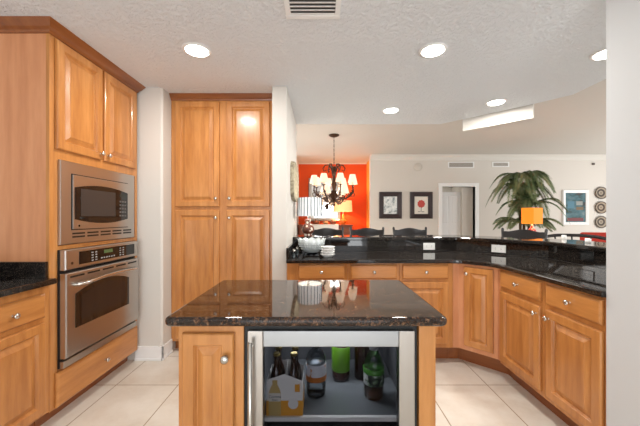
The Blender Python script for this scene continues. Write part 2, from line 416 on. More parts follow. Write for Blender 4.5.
# --- back run of base cabinets
FY = 2.615
gb = None
kw = dict(z0=.14, dz=(.742, .866), doorz=(.18, .715), toe=.10)
base_unit('maple base cabinet at the white wall, below the scalloped bowl', (-.288, FY, 0), 0, .528, .57, (.10, .50), 'r', **kw)
base_unit('middle maple base cabinet of the straight run beneath the bar, seen over the island', (.241, FY, 0), 0, .452, .57, (.025, .428), 'l', **kw)
base_unit('maple base cabinet of the straight run next to the angled corner, below an outlet', (.694, FY, 0), 0, .464, .57, (.023, .42), 'l', **kw)
t = thing('corner_cabinet', 'angled corner base cabinet with one narrow full-height door', 'cabinet', (1.208, FY, 0), -PI/4)
def loc45(p):
    v = Vector((p[0]-1.208, p[1]-FY)); c = math.sqrt(.5); return (c*v.x-c*v.y, c*v.x+c*v.y)
poly = [(1.160, FY), (1.208, FY), (1.425, 2.398), (1.425, 2.372), (1.985, 2.372), (1.985, 2.60), (1.42, 3.17), (1.160, 3.17)]
obj('body', prism(BM(), [loc45(p) for p in poly], .14, CT), WP, t, bevel=.002)
poly = [(1.160, FY+.10), (1.25, FY+.10), (1.53, 2.44), (1.53, 2.372), (1.985, 2.372), (1.985, 2.60), (1.42, 3.17), (1.160, 3.17)]
obj('toe_kick', prism(BM(), [loc45(p) for p in poly], 0, .14), WD, t)
door(t, .048, .275, .18, .856, .075, .80, .93)
kw = dict(z0=.13, dz=(.735, .862), doorz=(.165, .705), toe=.10)
base_unit('maple base cabinet on the right beside the angled corner', (1.425, 2.371, 0), -PI/2, .471, .57, (.024, .446), 'r', **kw)
base_unit('nearest maple base cabinet on the right, cut by the grey wall', (1.425, 1.899, 0), -PI/2, .416, .57, (.026, .396), 'l', **kw)
# continuous worktop
t = thing('countertop', 'long angled black granite worktop of the back and right cabinets', 'countertop')
cf = bar(-.62)
def fillet(p0, p1, p2, r, n=6):
    p0, p1, p2 = map(Vector, (p0, p1, p2)); a = p1+(p0-p1).normalized()*r; c = p1+(p2-p1).normalized()*r
    return [tuple((1-s)**2*a+2*s*(1-s)*p1+s*s*c) for s in [i/n for i in range(n+1)]]
front = [cf[0]]+fillet(cf[0], cf[1], cf[2], .08)+fillet(cf[1], cf[2], cf[3], .12)+[cf[3]]
obj('slab', prism(BM(), front+bar(.0)[::-1], CT+.001, .914), GR, t, bevel=.008, seg=3)
obj('backsplash', box(BM(), -.2915, -.27, 2.585, 3.198, .9145, 1.012), GR, t, bevel=.002)
obj('backsplash', prism(BM(), bar(.0)+bar(.021)[::-1], .9145, 1.0315), GR, t)
t2 = tag(obj('bar_ledge', prism(BM(), [(-.29, 3.17)]+bar(-.03)[1:]+bar(.38)[::-1], 1.0325, 1.068), GR, bevel=.008, seg=3), 'raised black granite bar ledge behind the worktop', 'bar top')

# --- island
IX0, IX1, IY0, IY1 = -.572, .470, 1.085, 1.757
pts = []
for cx, cy, a0 in ((IX1-.03, IY1-.03, 0), (IX0+.03, IY1-.03, 90), (IX0+.03, IY0+.03, 180), (IX1-.03, IY0+.03, 270)):
    for k in range(6):
        a = math.radians(a0+k*18); pts.append((cx+.03*math.cos(a), cy+.03*math.sin(a)))
o = obj('island_countertop', prism(BM(), pts, CT+.001, .914), GRI, bevel=.015, seg=4)
tag(o, 'polished brown-black granite top of the kitchen island', 'countertop'); autosmooth(o, .9)
FI = 1.13
t = thing('island_cabinet', 'maple island cabinet with a narrow door left of the beverage cooler', 'cabinet', (-.533, FI, 0), 0)
wI = .533+.436
b = BM(); box(b, 0, .246, 0, .58, .09, CT); box(b, .906, wI, 0, .58, .0, CT); box(b, .252, .906, .56, .58, 0, CT)
obj('body', b, W, t, bevel=.002)
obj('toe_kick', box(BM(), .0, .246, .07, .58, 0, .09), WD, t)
door(t, .020, .213, .11, .848, .186, .762, .86)
# --- beverage cooler
t = thing('beverage_cooler', 'stainless beverage cooler with glass door built into the island', 'refrigerator', (-.275, FI, 0), 0)
cw = .624
b = BM(); box(b, 0, .02, .03, .55, .02, .868); box(b, cw, cw+.02, .03, .55, .02, .868); box(b, .02, cw, .53, .55, .02, .868); box(b, .02, cw, .03, .53, .848, .868); box(b, .02, cw, .03, .53, .02, .09)
obj('body', b, mat('cooler_liner', (86, 87, 90), .5), t)
b = BM(); ring = []
for i_ in (0, 1):
    ring.append([[b.verts.new((x, y, z)) for x, z in ([(-.011, .06), (cw+.018, .06), (cw+.018, .872), (-.011, .872)] if i_ == 0 else [(.01, .09), (cw-.006, .09), (cw-.006, .845), (.01, .845)])] for y in (.008, .028)])
for k in range(4):
    j_ = (k+1) % 4
    b.faces.new((ring[0][0][k], ring[0][0][j_], ring[1][0][j_], ring[1][0][k])); b.faces.new((ring[0][1][k], ring[0][1][j_], ring[1][1][j_], ring[1][1][k]))
    b.faces.new((ring[0][0][k], ring[0][0][j_], ring[0][1][j_], ring[0][1][k])); b.faces.new((ring[1][0][k], ring[1][0][j_], ring[1][1][j_], ring[1][1][k]))
obj('seal', b, BLM, t)
b = BM()
box(b, .004, .062, -.012, .03, .10, .855); obj('door_stile', box(BM(), .570, .629, -.012, .03, .10, .855), ST, t, bevel=.003)
dr = obj('door', b, ST, t, bevel=.003)
b = BM(); box(b, .062, .570, -.012, .03, .795, .855); obj('door_rail', b, STD, dr, bevel=.003)
obj('door_rail', box(BM(), .062, .570, -.012, .03, .10, .16), STD, dr, bevel=.003)
obj('glass_pane', box(BM(), .062, .570, .000, .006, .16, .795), TINT, dr)
b = BM(); tube(b, [(.022, -.045, .18), (.022, -.045, .825)], .0075, 12)
for z in (.22, .80): tube(b, [(.022, -.012, z), (.022, -.045, z)], .0055, 8)
obj('handle', b, NI, dr, smooth=True)
for z in (.497, .27):
    sh = obj('shelf', box(BM(), .022, cw-.002, .05, .52, z-.006, z), mat('shelf_reflection_grey_%d' % int(z*100), (112, 116, 118), .18), t)  # opaque grey; the floor's reflection in the shelf is put into the colour
    obj('shelf_trim', box(BM(), .022, cw-.002, .036, .05, z-.012, z+.004), PLA, sh)
    b = BM()
    for i in range(9): tube(b, [(.05+i*.065, .06, z-.009), (.05+i*.065, .515, z-.009)], .0022, 6)
    obj('shelf_wire', b, LIN, sh)
l = bpy.data.lights.new('added_cooler_fill', 'AREA'); l.size = .4; l.size_y = .05; l.shape = 'RECTANGLE'; l.energy = 2.0; l.color = (.9, .95, 1)  # added fill light to brighten the contents behind the tinted glass
o = bpy.data.objects.new('added_cooler_fill', l); COL.objects.link(o); o.location = (.035, FI+.28, .843)

ZS = .4975
BGL = mat('brown_bottle_glass', (52, 30, 16), .08, spec=.6)
# carton with bottles
CARD = mat('white_carton', (240, 239, 234), .55); YE = mat('carton_yellow', (232, 160, 36), .55); NAVY = mat('navy_ink', (36, 48, 92), .5)
CXB, CYB = pix(284.8, 1.185), FI+.048
t = thing('beer_carton', 'white and yellow bottle carrier carton on the cooler shelf', 'carton', (CXB, CYB, ZS), 0)
b = BM(); HW = .070; DPT = .125
fr = [(-HW, .0), (HW, 0), (HW, .138), (0, .166), (-HW, .142)]
a = [b.verts.new((x, 0, z)) for x, z in fr]; b.faces.new(a)
c = [b.verts.new((x, DPT, z)) for x, z in fr]; b.faces.new(c[::-1])
b.faces.new((a[0], c[0], c[1], a[1])); b.faces.new((a[1], c[1], c[2], a[2])); b.faces.new((a[4], c[4], c[0], a[0]))
o = obj('box', b, CARD, t); sm = o.modifiers.new('s', 'SOLIDIFY'); sm.thickness = .001
b = BM(); box(b, 0, .001, .002, DPT-.002, .002, .160); obj('divider', b, CARD, t)
b = BM(); box(b, -.0708, .0708, -.0018, -.0008, .001, .062); box(b, .0707, .0716, -.0018, DPT, .001, .062); box(b, -.0716, -.0707, -.0018, DPT, .001, .062); obj('yellow_band', b, YE, t)
prf = [(.024, 0), (.024, .088), (.018, .108), (.010, .122), (.010, .140)]
pl = [(-.038-r, z) for r, z in prf]+[(-.038+r, z) for r, z in prf[::-1]]
b = BM(); b.faces.new([b.verts.new((x, -.0022, z+.003)) for x, z in pl]); obj('bottle_print', b, mat('print_gold', (196, 168, 100), .5), t)
b = BM(); panel(b, -.061, -.015, .060, .092, -.0024, [(0, 0), (0, .0004)]); obj('bottle_label', b, mat('label_cream', (226, 222, 208), .5), t)
b = BM(); lathe(b, [(.020, 0), (.020, .0006)], (.034, -.0022, .050), 'y', 20); obj('round_emblem', b, mat('emblem_white', (235, 235, 230), .5), t)
b = BM(); panel(b, .040, .060, .096, .126, -.001, [(0, 0), (0, .0006)]); obj('yellow_patch', b, YE, t)
text('lettering', 'Corona', .0155, NAVY, t, (-.038, -.0034, .074), (PI/2, 0, 0))
text('lettering', 'Extra', .010, NAVY, t, (-.038, -.0034, .063), (PI/2, 0, 0))
def bottle(label, x, y, group=None):
    t = thing('beer_bottle', label, 'bottle', (x, y, ZS+.0015), 0, group)
    b = BM(); lathe(b, [(.026, 0), (.0275, .004), (.0275, .125), (.022, .152), (.0125, .175), (.0115, .215), (.0135, .218), (.0135, .224)], seg=20)
    obj('glass', b, BGL, t, smooth=True)
    b = BM(); lathe(b, [(.0145, .2245), (.0145, .23), (.011, .234)], seg=20); obj('cap', b, mat('cap', (150, 130, 70), .3, .8), t)
    return t
first = None
for i, (ux, uy) in enumerate(((-.036, .033), (.034, .033), (-.036, .092), (.034, .092))):
    p = (CXB+ux, CYB+uy)
    lab = ['front left', 'front right', 'back left', 'back right'][i]+' brown bottle standing in the white and yellow carton'
    if first is None: first = bottle(lab, *p, 'bottles in the carton')
    else:
        c = copy_tree(first); c.location = (*p, ZS+.0015); c['label'] = lab
# clear sports bottle
t = thing('drink_bottle', 'clear plastic bottle with white and orange label on the cooler shelf', 'bottle', (pix(316, 1.32), 1.33, ZS), 0)
b = BM(); lathe(b, [(.036, 0), (.042, .008), (.043, .05), (.040, .06), (.043, .07), (.044, .14), (.042, .165), (.030, .19), (.018, .2), (.017, .215)], seg=28); obj('body', b, CLR, t, smooth=True)
b = BM(); lathe(b, [(.0445, .07), (.0455, .072), (.0455, .140), (.0445, .142)], seg=28); LB = mat('label_white', (205, 208, 212), .4)
o = obj('label', b, LB, t, smooth=True)
v = coords(LB, kind='Object'); n = noise(LB, v, 34, 2); sp = nd(LB, 'ShaderNodeSeparateXYZ'); lk(LB, v, sp.inputs[0])
lk(LB, ramp(LB, n.outputs[0], [(.34, (205, 130, 50)), (.38, (214, 216, 220)), (.66, (214, 216, 220)), (.70, (70, 110, 170))]).outputs[0], bsdf(LB).inputs['Base Color'])
b = BM(); lathe(b, [(.0458, .070), (.0460, .071), (.0460, .092), (.0458, .093)], seg=28); obj('orange_band', b, mat('orange_label', (190, 110, 40), .4), t, smooth=True)
b = BM(); lathe(b, [(.019, .213), (.02, .216), (.02, .232), (.017, .235)], seg=20); obj('cap', b, mat('grey_cap', (120, 122, 124), .4), t)
# green bottle
t = thing('drink_bottle', 'bottle with bright green label and dark red drink', 'bottle', (pix(341, 1.45), 1.46, ZS), 0)
b = BM(); lathe(b, [(.030, 0), (.042, .008), (.043, .03), (.043, .17), (.03, .20), (.018, .22)], seg=28); obj('body', b, mat('dark_red_drink', (62, 22, 14), .1), t, smooth=True)
b = BM(); lathe(b, [(.0435, .045), (.0445, .047), (.0445, .16), (.0435, .162)], seg=28); obj('label', b, mat('label_green', (104, 160, 34), .4), t, smooth=True)
b = BM(); lathe(b, [(.02, .221), (.02, .24), (.017, .242)], seg=20); obj('cap', b, mat('green_cap', (60, 110, 40), .4), t)
# right bottle
t = thing('drink_bottle', 'clear round bottle with green leaf label at right in the cooler', 'bottle', (pix(374, 1.31), 1.315, ZS), 0)
b = BM(); lathe(b, [(.036, 0), (.043, .006), (.044, .12), (.04, .15), (.026, .185), (.018, .2), (.018, .212)], seg=28); obj('body', b, CLR, t, smooth=True)
b = BM(); lathe(b, [(.041, .003), (.0425, .008), (.0425, .040)], seg=28); obj('liquid', b, mat('amber_liquid', (150, 92, 60), .3), t, smooth=True)
b = BM(); lathe(b, [(.0445, .06), (.0452, .062), (.0452, .105), (.0445, .107)], seg=28); LG = mat('label_leafy', (40, 70, 40), .4); obj('label', b, LG, t, smooth=True)
n = noise(LG, coords(LG), 40, 2); lk(LG, ramp(LG, n.outputs[0], [(.42, (24, 30, 26)), (.5, (90, 120, 84)), (.58, (196, 200, 196))]).outputs[0], bsdf(LG).inputs['Base Color'])
b = BM(); lathe(b, [(.0452, .107), (.0458, .108), (.0456, .128), (.0445, .129)], seg=28, wav=None); obj('green_leaves', b, mat('leaf_green', (70, 140, 40), .4), t, smooth=True)
b = BM(); lathe(b, [(.02, .205), (.02, .225), (.017, .228)], seg=20); obj('cap', b, mat('silver_cap', (160, 160, 160), .4), t)
# dark wine bottle beside it
t = thing('wine_bottle', 'dark bottle behind the clear leaf-label bottle', 'bottle', (pix(362, 1.47), 1.47, ZS), 0)
b = BM(); lathe(b, [(.036, 0), (.038, .005), (.038, .17), (.03, .205), (.015, .235), (.0145, .30), (.016, .305), (.016, .315)], seg=24); obj('glass', b, mat('dark_wine_glass', (40, 18, 10), .08), t, smooth=True)
b = BM(); lathe(b, [(.0165, .27), (.017, .318), (.012, .32)], seg=20); obj('foil', b, mat('foil', (70, 30, 20), .4), t, smooth=True)

# ------------------------------------------------------------------ outlets
def outlet(label, loc, rz, m=PLA):
    t = thing('wall_outlet', label, 'outlet', loc, rz)
    pl = obj('plate', panel(BM(), -.062, .062, -.037, .037, 0, [(0, 0), (0, .003), (.003, .006)]), m, t)
    for s in (-.024, .024):
        r = obj('socket', panel(BM(), s-.017, s+.017, -.014, .014, -.006, [(0, 0), (0, .0015)]), m, t)
        b = BM()
        for q in (-.006, .006): panel(b, s-.006, s+.003, q-.0012, q+.0012, -.0075, [(0, 0), (0, .0004)])
        obj('slots', b, BLM, r)
outlet('white double outlet on the straight granite splash', (pix(429, 3.2), 3.199, .967), 0)
outlet('white double outlet on the angled granite splash', (1.45+.285, 3.2-.285-.001, .972), -PI/4)
outlet('black outlet plate on the right granite splash', (2.009, 2.26, .985), -PI/2, BLK)

# ------------------------------------------------------------------ things on the worktop
t = thing('scalloped_bowl', 'pale green milk glass bowl with scalloped rim', 'bowl', (pix(311.5, 2.93), 2.93, .9145), 0)
MG = mat('milk_glass', (212, 219, 219), .2, coat=.4)
b = BM()
out = [(.055, .02), (.075, .032), (.105, .07), (.122, .105), (.134, .152)]
inn = [(.128, .150), (.116, .105), (.098, .074), (.068, .042), (.01, .036)]
lathe(b, out+inn, seg=72, wav=lambda a, h: 1+.035*math.cos(12*a)*max(0, (h-.06)/.1) if h > .06 else 1)
for v in b.verts:
    if v.co.z > .14: v.co.z += .007*math.cos(12*math.atan2(v.co.y, v.co.x))
for r_, z_, n_ in ((.100, .06, 30), (.115, .082, 30), (.123, .104, 30)):
    for k in range(n_):
        a = 2*PI*k/n_; bmesh.ops.create_icosphere(b, subdivisions=1, radius=.0065, matrix=Matrix.Translation((r_*math.cos(a), r_*math.sin(a), z_)))
obj('bowl', b, MG, t, smooth=True)
b = BM(); lathe(b, [(.062, 0), (.062, .006), (.05, .010), (.055, .019)], seg=32)
for k in range(4):
    a = PI/4+k*PI/2; tube(b, [(.05*math.cos(a), .05*math.sin(a), .02), (.088*math.cos(a), .088*math.sin(a), .010), (.088*math.cos(a), .088*math.sin(a), 0)], .008, 8)
obj('stand', b, BLK, t)
first = None
for i in range(4):
    lab = ['lowest', 'second lowest', 'second from top', 'topmost'][i]+' small white scalloped dish stacked beside the big bowl'
    o = thing('small_dish', lab, 'dish', (pix(326.5, 2.74)+.012, 2.74, .9145+i*.0225), i*.3, 'small dishes beside the bowl')
    if first is None:
        b = BM(); lathe(b, [(.035, 0), (.038, .004), (.062, .022), (.065, .030), (.061, .030), (.036, .009), (.001, .008)], seg=40, wav=lambda a, h: 1+.05*math.cos(8*a)*(h > .02))
        first = obj('dish', b, mat('white_china', (232, 232, 230), .25), o, smooth=True)
    else:
        c = first.copy(); COL.objects.link(c); c.parent = o
for i, (px_, d_, lab) in enumerate(((292.5, 2.74, 'small glass shaker with silver top against the side splash'), (296, 2.92, 'second small glass shaker, behind the first beside the big bowl'))):
    t = thing('glass_shaker', lab, 'shaker', (pix(px_, d_)+.012, d_, .9145), 0, 'glass shakers on the worktop')
    b = BM(); lathe(b, [(.018, 0), (.02, .003), (.016, .04), (.019, .048)], seg=16); obj('glass', b, CLR, t, smooth=True)
    b = BM(); lathe(b, [(.0165, .002), (.014, .03)], (0, 0, .001), seg=16); obj('salt', b, PLA, t, smooth=True)
    b = BM(); lathe(b, [(.0195, .0485), (.0195, .058), (.012, .07), (.002, .074)], seg=16); obj('lid', b, NI, t, smooth=True)

# lamp with pleated shade on the bar ledge
t = thing('table_lamp', 'table lamp with white pleated drum shade and brown spotted base on bar', 'lamp', (pix(308, 3.36), 3.36, 1.0685), 0)
BR = mat('brown_spotted_ceramic', (120, 72, 50), .25)
n = nd(BR, 'ShaderNodeTexVoronoi'); n.inputs['Scale'].default_value = 24; lk(BR, coords(BR), n.inputs['Vector'])
lk(BR, ramp(BR, n.outputs['Distance'], [(.25, (236, 222, 206)), (.36, (118, 66, 48)), (.7, (92, 50, 38))]).outputs[0], bsdf(BR).inputs['Base Color'])
b = BM(); lathe(b, [(.045, 0), (.048, .01), (.040, .018), (.055, .035), (.070, .065), (.066, .095), (.045, .125), (.028, .142), (.030, .16), (.034, .175), (.02, .19)], seg=32); obj('base', b, BR, t, smooth=True)
b = BM(); lathe(b, [(.006, .19), (.006, .23)], seg=10); lathe(b, [(.016, .23), (.016, .26)], seg=12); obj('stem', b, NI, t)
SH = mat('white_shade', (240, 240, 238), .8, emit=(238, 240, 245), es=.22)
b = BM(); N = 96; cx = .02
rg = []
for z in (.222, .425):
    rg.append([b.verts.new((cx+(.130-(.008 if z > .3 else 0)+.006*(k % 2))*math.cos(2*PI*k/N), (.130+.006*(k % 2))*math.sin(2*PI*k/N), z)) for k in range(N)])
for k in range(N): b.faces.new((rg[0][k], rg[0][(k+1) % N], rg[1][(k+1) % N], rg[1][k]))
o = obj('shade', b, SH, t); sm = o.modifiers.new('s', 'SOLIDIFY'); sm.thickness = .002
b = BM(); RB = 22
for k in range(RB):
    a = 2*PI*k/RB; c_, s_ = math.cos(a), math.sin(a)
    tube(b, [(cx+.138*c_, .138*s_, .222), (cx+.131*c_, .138*s_, .425)], .0042, 6)
obj('dark_rib', b, mat('shade_stripes', (110, 122, 128), .6), t)
l = bpy.data.lights.new('bar_lamp_bulb', 'POINT'); l.energy = 1.5; l.color = (1, .9, .75); l.shadow_soft_size = .03
o = bpy.data.objects.new('bar_lamp_bulb', l); COL.objects.link(o); o.location = (pix(310, 3.36), 3.36, 1.40)
for px_, d_, lab in ((564, 2.92, 'small white candle on the ledge further from the grey wall'), (588, 2.47, 'small white candle on the ledge nearer the grey wall')):
    t = thing('white_candle', lab, 'candle', (pix(px_, d_), d_, 1.0685), 0, 'candles on the bar ledge')
    b = BM(); lathe(b, [(.019, 0), (.02, .002), (.02, .033), (.016, .036), (.002, .032)], seg=20); obj('wax', b, PLA, t, smooth=True)
    b = BM(); tube(b, [(0, 0, .031), (.001, 0, .042)], .001, 6); obj('wick', b, BLM, t)

# ------------------------------------------------------------------ wall plaque on the stub wall
t = thing('wall_plaque', 'beige oval plaque hanging edge-on on the white stub wall', 'wall decoration', (-.291, 3.29, 1.655), PI/2)
b = BM()
pl = [(.36*abs(math.cos(a))**.5*(1 if math.cos(a) > 0 else -1), .205*abs(math.sin(a))**.5*(1 if math.sin(a) > 0 else -1)) for a in [2*PI*k/40 for k in range(40)]]
a_ = [b.verts.new((x, 0, z)) for x, z in pl]; c_ = [b.verts.new((x*.97, -.035, z*.97)) for x, z in pl]; d_ = [b.verts.new((x*.8, -.025, z*.8)) for x, z in pl]
for i in range(40):
    j = (i+1) % 40; b.faces.new((a_[i], a_[j], c_[j], c_[i])); b.faces.new((c_[i], c_[j], d_[j], d_[i]))
b.faces.new(a_[::-1]); b.faces.new(d_)
PLM = mat('woven_beige', (168, 156, 130), .7); n = noise(PLM, coords(PLM), 30, 4); bump(PLM, n.outputs[0], .5, .01)
lk(PLM, ramp(PLM, n.outputs[0], [(.35, (138, 126, 104)), (.6, (186, 176, 150))]).outputs[0], bsdf(PLM).inputs['Base Color'])
obj('plaque', b, PLM, t)

# ------------------------------------------------------------------ ceiling fixtures
EM = mat('downlight_lens', (255, 255, 250), .5, emit=(255, 252, 245), es=9)
dl = [(197, 50, 'recessed ceiling light above the tall oven cabinet side, far left'), (433, 50, 'recessed ceiling light right of the ceiling vent'),
      (391, 110, 'recessed ceiling light nearest the chandelier'), (496, 102, 'recessed ceiling light beside the white soffit box'), (607, 53, 'recessed ceiling light half hidden by the grey wall')]
first = None
for px_, py_, lab in dl:
    d_ = (ZC-H)*300/(217-py_); X = pix(px_, d_)
    if first is None:
        t = first = thing('recessed_light', lab, 'ceiling light', (X, d_, ZC), 0, 'recessed ceiling lights')
        b = BM(); lathe(b, [(.072, -.0005), (.096, -.0005), (.094, -.006), (.074, -.009), (.072, -.004)], seg=40); obj('trim_ring', b, WH_, t, smooth=True)
        b = BM(); lathe(b, [(.0735, -.010), (.05, -.0115), (.001, -.012)], seg=40); obj('lens', b, EM, t)
    else:
        c = copy_tree(first); c.location = (X, d_, ZC); c['label'] = lab
    l = bpy.data.lights.new('downlight_beam', 'AREA'); l.shape = 'DISK'; l.size = .15; l.energy = 10.5; l.color = (1, .96, .91)
    o = bpy.data.objects.new('downlight_beam', l); COL.objects.link(o); o.location = (X, d_, ZC-.016)
t = thing('ceiling_vent', 'white rectangular air vent in the textured kitchen ceiling', 'vent', (-.04, 1.58, ZC), 0)
b = BM(); box(b, -.155, .155, -.17, -.135, -.008, -.0005); box(b, -.155, .155, .135, .17, -.008, -.0005); box(b, -.155, -.125, -.135, .135, -.008, -.0005); box(b, .125, .155, -.135, .135, -.008, -.0005)
obj('frame', b, WH_, t, bevel=.003)
obj('backing', box(BM(), -.125, .125, -.135, .135, -.0018, -.0008), mat('vent_dark', (92, 86, 82), .8), t)
for k in range(9):
    b = BM(); y = -.118+k*.0295
    v = [b.verts.new(p) for p in ((-.124, y-.009, -.012), (.124, y-.009, -.012), (.124, y+.011, -.005), (-.124, y+.011, -.005))]; b.faces.new(v)
    o = obj('slat', b, WH_, t); sm = o.modifiers.new('s', 'SOLIDIFY'); sm.thickness = .0015

# ------------------------------------------------------------------ far wall things
FP = 7.6/300
def fx(px): return (px-320)*FP
def fz(py): return H+(217-py)*FP
def picture(label, px0, px1, py0, py1, fm, bd, mm, name='framed_picture'):
    t = thing(name, label, 'picture', ((fx(px0)+fx(px1))/2, FW-.001, fz(py1)), 0)
    w2 = (fx(px1)-fx(px0))/2; h_ = fz(py0)-fz(py1)
    b = BM(); panel(b, -w2, w2, 0, h_, 0, [(0, 0), (0, .03), (.01, .042), (bd*.7, .03), (bd, .022), (bd, .008)]); obj('frame', b, fm, t)
    o = obj('print', panel(BM(), -w2+bd, w2-bd, bd, h_-bd, -.0085, [(0, 0), (0, .004)]), mm, t)
    return t, w2, h_
DW = mat('dark_wood_frame', (40, 18, 14), .35)
PA = mat('botanical_print', (228, 230, 228), .6); n = noise(PA, coords(PA), 9, 4, .7)
lk(PA, ramp(PA, n.outputs[0], [(.40, (120, 134, 138)), (.5, (210, 216, 216)), (.62, (236, 238, 236))]).outputs[0], bsdf(PA).inputs['Base Color'])
picture('dark-framed print with grey sketch, left of the pair on the far wall', 379, 401.5, 192, 218.5, DW, .115, PA)
PB = mat('cream_print', (226, 220, 208), .6)
t, w2, h_ = picture('dark-framed print of a round red flower beside the far doorway', 409.7, 432.3, 192, 218.5, DW, .115, PB)
b = BM(); pts = [(.095*(1+.06*math.cos(9*2*PI*k/36))*math.cos(2*PI*k/36), .37+.095*(1+.06*math.cos(9*2*PI*k/36))*math.sin(2*PI*k/36)) for k in range(36)]
f = [b.verts.new((x, -.0135, z)) for x, z in pts]; b.faces.new(f); obj('red_flower', b, mat('flower_red', (186, 72, 62), .6), t)
b = BM(); box(b, -.006, .006, -.0135, -.0128, .17, .275); box(b, -.08, -.02, -.0135, -.0128, .165, .178); box(b, .015, .08, -.0135, -.0128, .165, .178); obj('stem', b, mat('stem_grey', (70, 70, 66), .6), t)
AB = mat('teal_abstract', (60, 110, 120), .6)
v = coords(AB, (1.2, 1, 3.2)); n = noise(AB, v, 2.6, 4, .6)
lk(AB, ramp(AB, n.outputs[0], [(.30, (70, 40, 38)), (.40, (38, 58, 56)), (.5, (52, 94, 102)), (.6, (80, 108, 114)), (.74, (150, 154, 148))]).outputs[0], bsdf(AB).inputs['Base Color'])
t, w2, h_ = picture('white-framed teal abstract print right of the palm', 562, 588, 190, 225, mat('white_frame', (236, 236, 234), .4), .075, AB)
b = BM(); box(b, -.20, -.03, -.0136, -.0128, .42, .60); obj('blue_patch', b, mat('blue_patch', (70, 116, 134), .6), t)
b = BM(); box(b, .02, .20, -.0136, -.0128, .38, .46); obj('ochre_patch', b, mat('ochre_patch', (110, 90, 62), .6), t)
b = BM(); box(b, .02, .18, -.0136, -.0128, .50, .60); obj('pale_patch', b, mat('pale_patch', (140, 142, 136), .6), t)
b = BM(); box(b, -.22, .20, -.0134, -.0128, .10, .18); obj('red_patch', b, mat('red_patch', (112, 44, 46), .6), t)
for i, (py_, lab) in enumerate(((193, 'topmost of three woven plates on the far wall'), (207.5, 'middle of three woven plates on the far wall'), (222, 'lowest of three woven plates on the far wall'))):
    t = thing('wall_plate', lab, 'plate', (fx(600.5), FW-.001, fz(py_)), 0, 'woven plates on the far wall')
    b = BM(); lathe(b, [(.06, 0), (.15, .022), (.155, .03), (.148, .032), (.10, .014), (.001, .012)], (0, 0, 0), 'y', 40)
    m = mat('woven_plate_%d' % i, (110, 96, 80), .7); wv = nd(m, 'ShaderNodeTexWave', wave_type='RINGS', rings_direction='SPHERICAL'); wv.inputs['Scale'].default_value = 4; wv.inputs['Distortion'].default_value = 1.5; wv.inputs['Detail'].default_value = 3
    lk(m, coords(m), wv.inputs['Vector'])
    lk(m, ramp(m, wv.outputs[0], [(.2, (62, 52, 46)), (.6, (128, 112, 94) if i != 1 else (146, 116, 86)), (.9, (160, 146, 128))]).outputs[0], bsdf(m).inputs['Base Color'])
    obj('plate', b, m, t, smooth=True)
def vent(label, px0, px1, py0, py1):
    t = thing('wall_vent', label, 'vent', (fx(px0), FW-.001, fz(py1)), 0, 'air vents on the far wall')
    w_ = fx(px1)-fx(px0); h_ = fz(py0)-fz(py1)
    b = BM(); box(b, 0, w_, -.012, 0, 0, .022); box(b, 0, w_, -.012, 0, h_-.022, h_); box(b, 0, .03, -.012, 0, .022, h_-.022); box(b, w_-.03, w_, -.012, 0, .022, h_-.022); obj('frame', b, WH_, t)
    b = BM(); box(b, .03, w_-.03, -.003, 0, .022, h_-.022); obj('grille', b, mat('vent_grey', (128, 120, 110), .6), t)
    for k in range(4):
        z = .03+k*(h_-.05)/4; obj('slat', box(BM(), .03, w_-.03, -.009, -.003, z, z+.007), WALL, t)
vent('white air vent on the far wall above the doorway', 447.8, 474, 162, 168)
vent('white air vent on the far wall above the palm', 492, 509, 162, 167)
t = thing('smoke_detector', 'round beige detector high on the far wall above the red flower print', 'detector', (fx(418), FW-.001, fz(167)), 0)
b = BM(); lathe(b, [(.10, 0), (.10, .012), (.085, .022), (.07, .018), (.05, .03), (.001, .032)], (0, 0, 0), 'y', 32); obj('housing', b, mat('beige_plastic', (206, 197, 186), .5), t, smooth=True)
t = thing('motion_sensor', 'tiny dark sensor high on the far wall near the right edge', 'sensor', (fx(593), FW-.001, fz(164)), 0)
b = BM(); panel(b, -.03, .03, -.025, .025, 0, [(0, 0), (0, .02), (.008, .03)]); obj('housing', b, mat('sensor_grey', (96, 86, 78), .5), t)

# ------------------------------------------------------------------ dining side: mirror, sideboard, lamp
OY = 8.67
t = thing('wall_mirror', 'large silver-framed mirror on the orange wall', 'mirror', (.13, OY-.001, 1.16), 0)
SF = mat('silver_frame', (176, 172, 164), .3, .7)
b = BM(); panel(b, -.46, .46, 0, 1.24, 0, [(0, 0), (0, .03), (.02, .05), (.06, .035), (.09, .03), (.09, .012)]); obj('frame', b, SF, t)
b = BM(); panel(b, -.37, .37, .09, 1.15, -.012, [(0, 0), (0, .003)]); obj('glass', b, mat('mirror_silver', (235, 238, 240), .02, 1), t)
t = thing('sideboard', 'brown sideboard below the mirror in the orange dining room', 'sideboard', (.15, 8.35, 0), 0)
BW = wood('walnut_brown', (96, 52, 34), (122, 68, 44), (140, 82, 54), (1, 8, 8))
obj('body', box(BM(), -.72, .72, -.2, .25, .15, 1.03), BW, t, bevel=.004); obj('top', box(BM(), -.75, .75, -.23, .27, 1.03, 1.07), BW, t, bevel=.006)
for sx in (-.66, .66):
    for sy in (-.16, .2): obj('leg', box(BM(), sx-.03, sx+.03, sy-.03, sy+.03, 0, .15), BW, t)
for k in range(3):
    o = obj('door', panel(BM(), -.70+k*.47, -.25+k*.47, .18, 1.0, -.2, [(0, 0), (0, .015), (.04, .015), (.05, .01)]), BW, t); knob(o, -.28+k*.47, -.215, .7)
t = thing('table_runner', 'white cloth runner on the brown sideboard', 'runner', (.05, 8.33, 1.0705), 0)
b = BM(); box(b, -.42, .45, -.24, .18, 0, .006); box(b, -.42, .45, -.246, -.240, -.13, .006); obj('cloth', b, PLA, t)
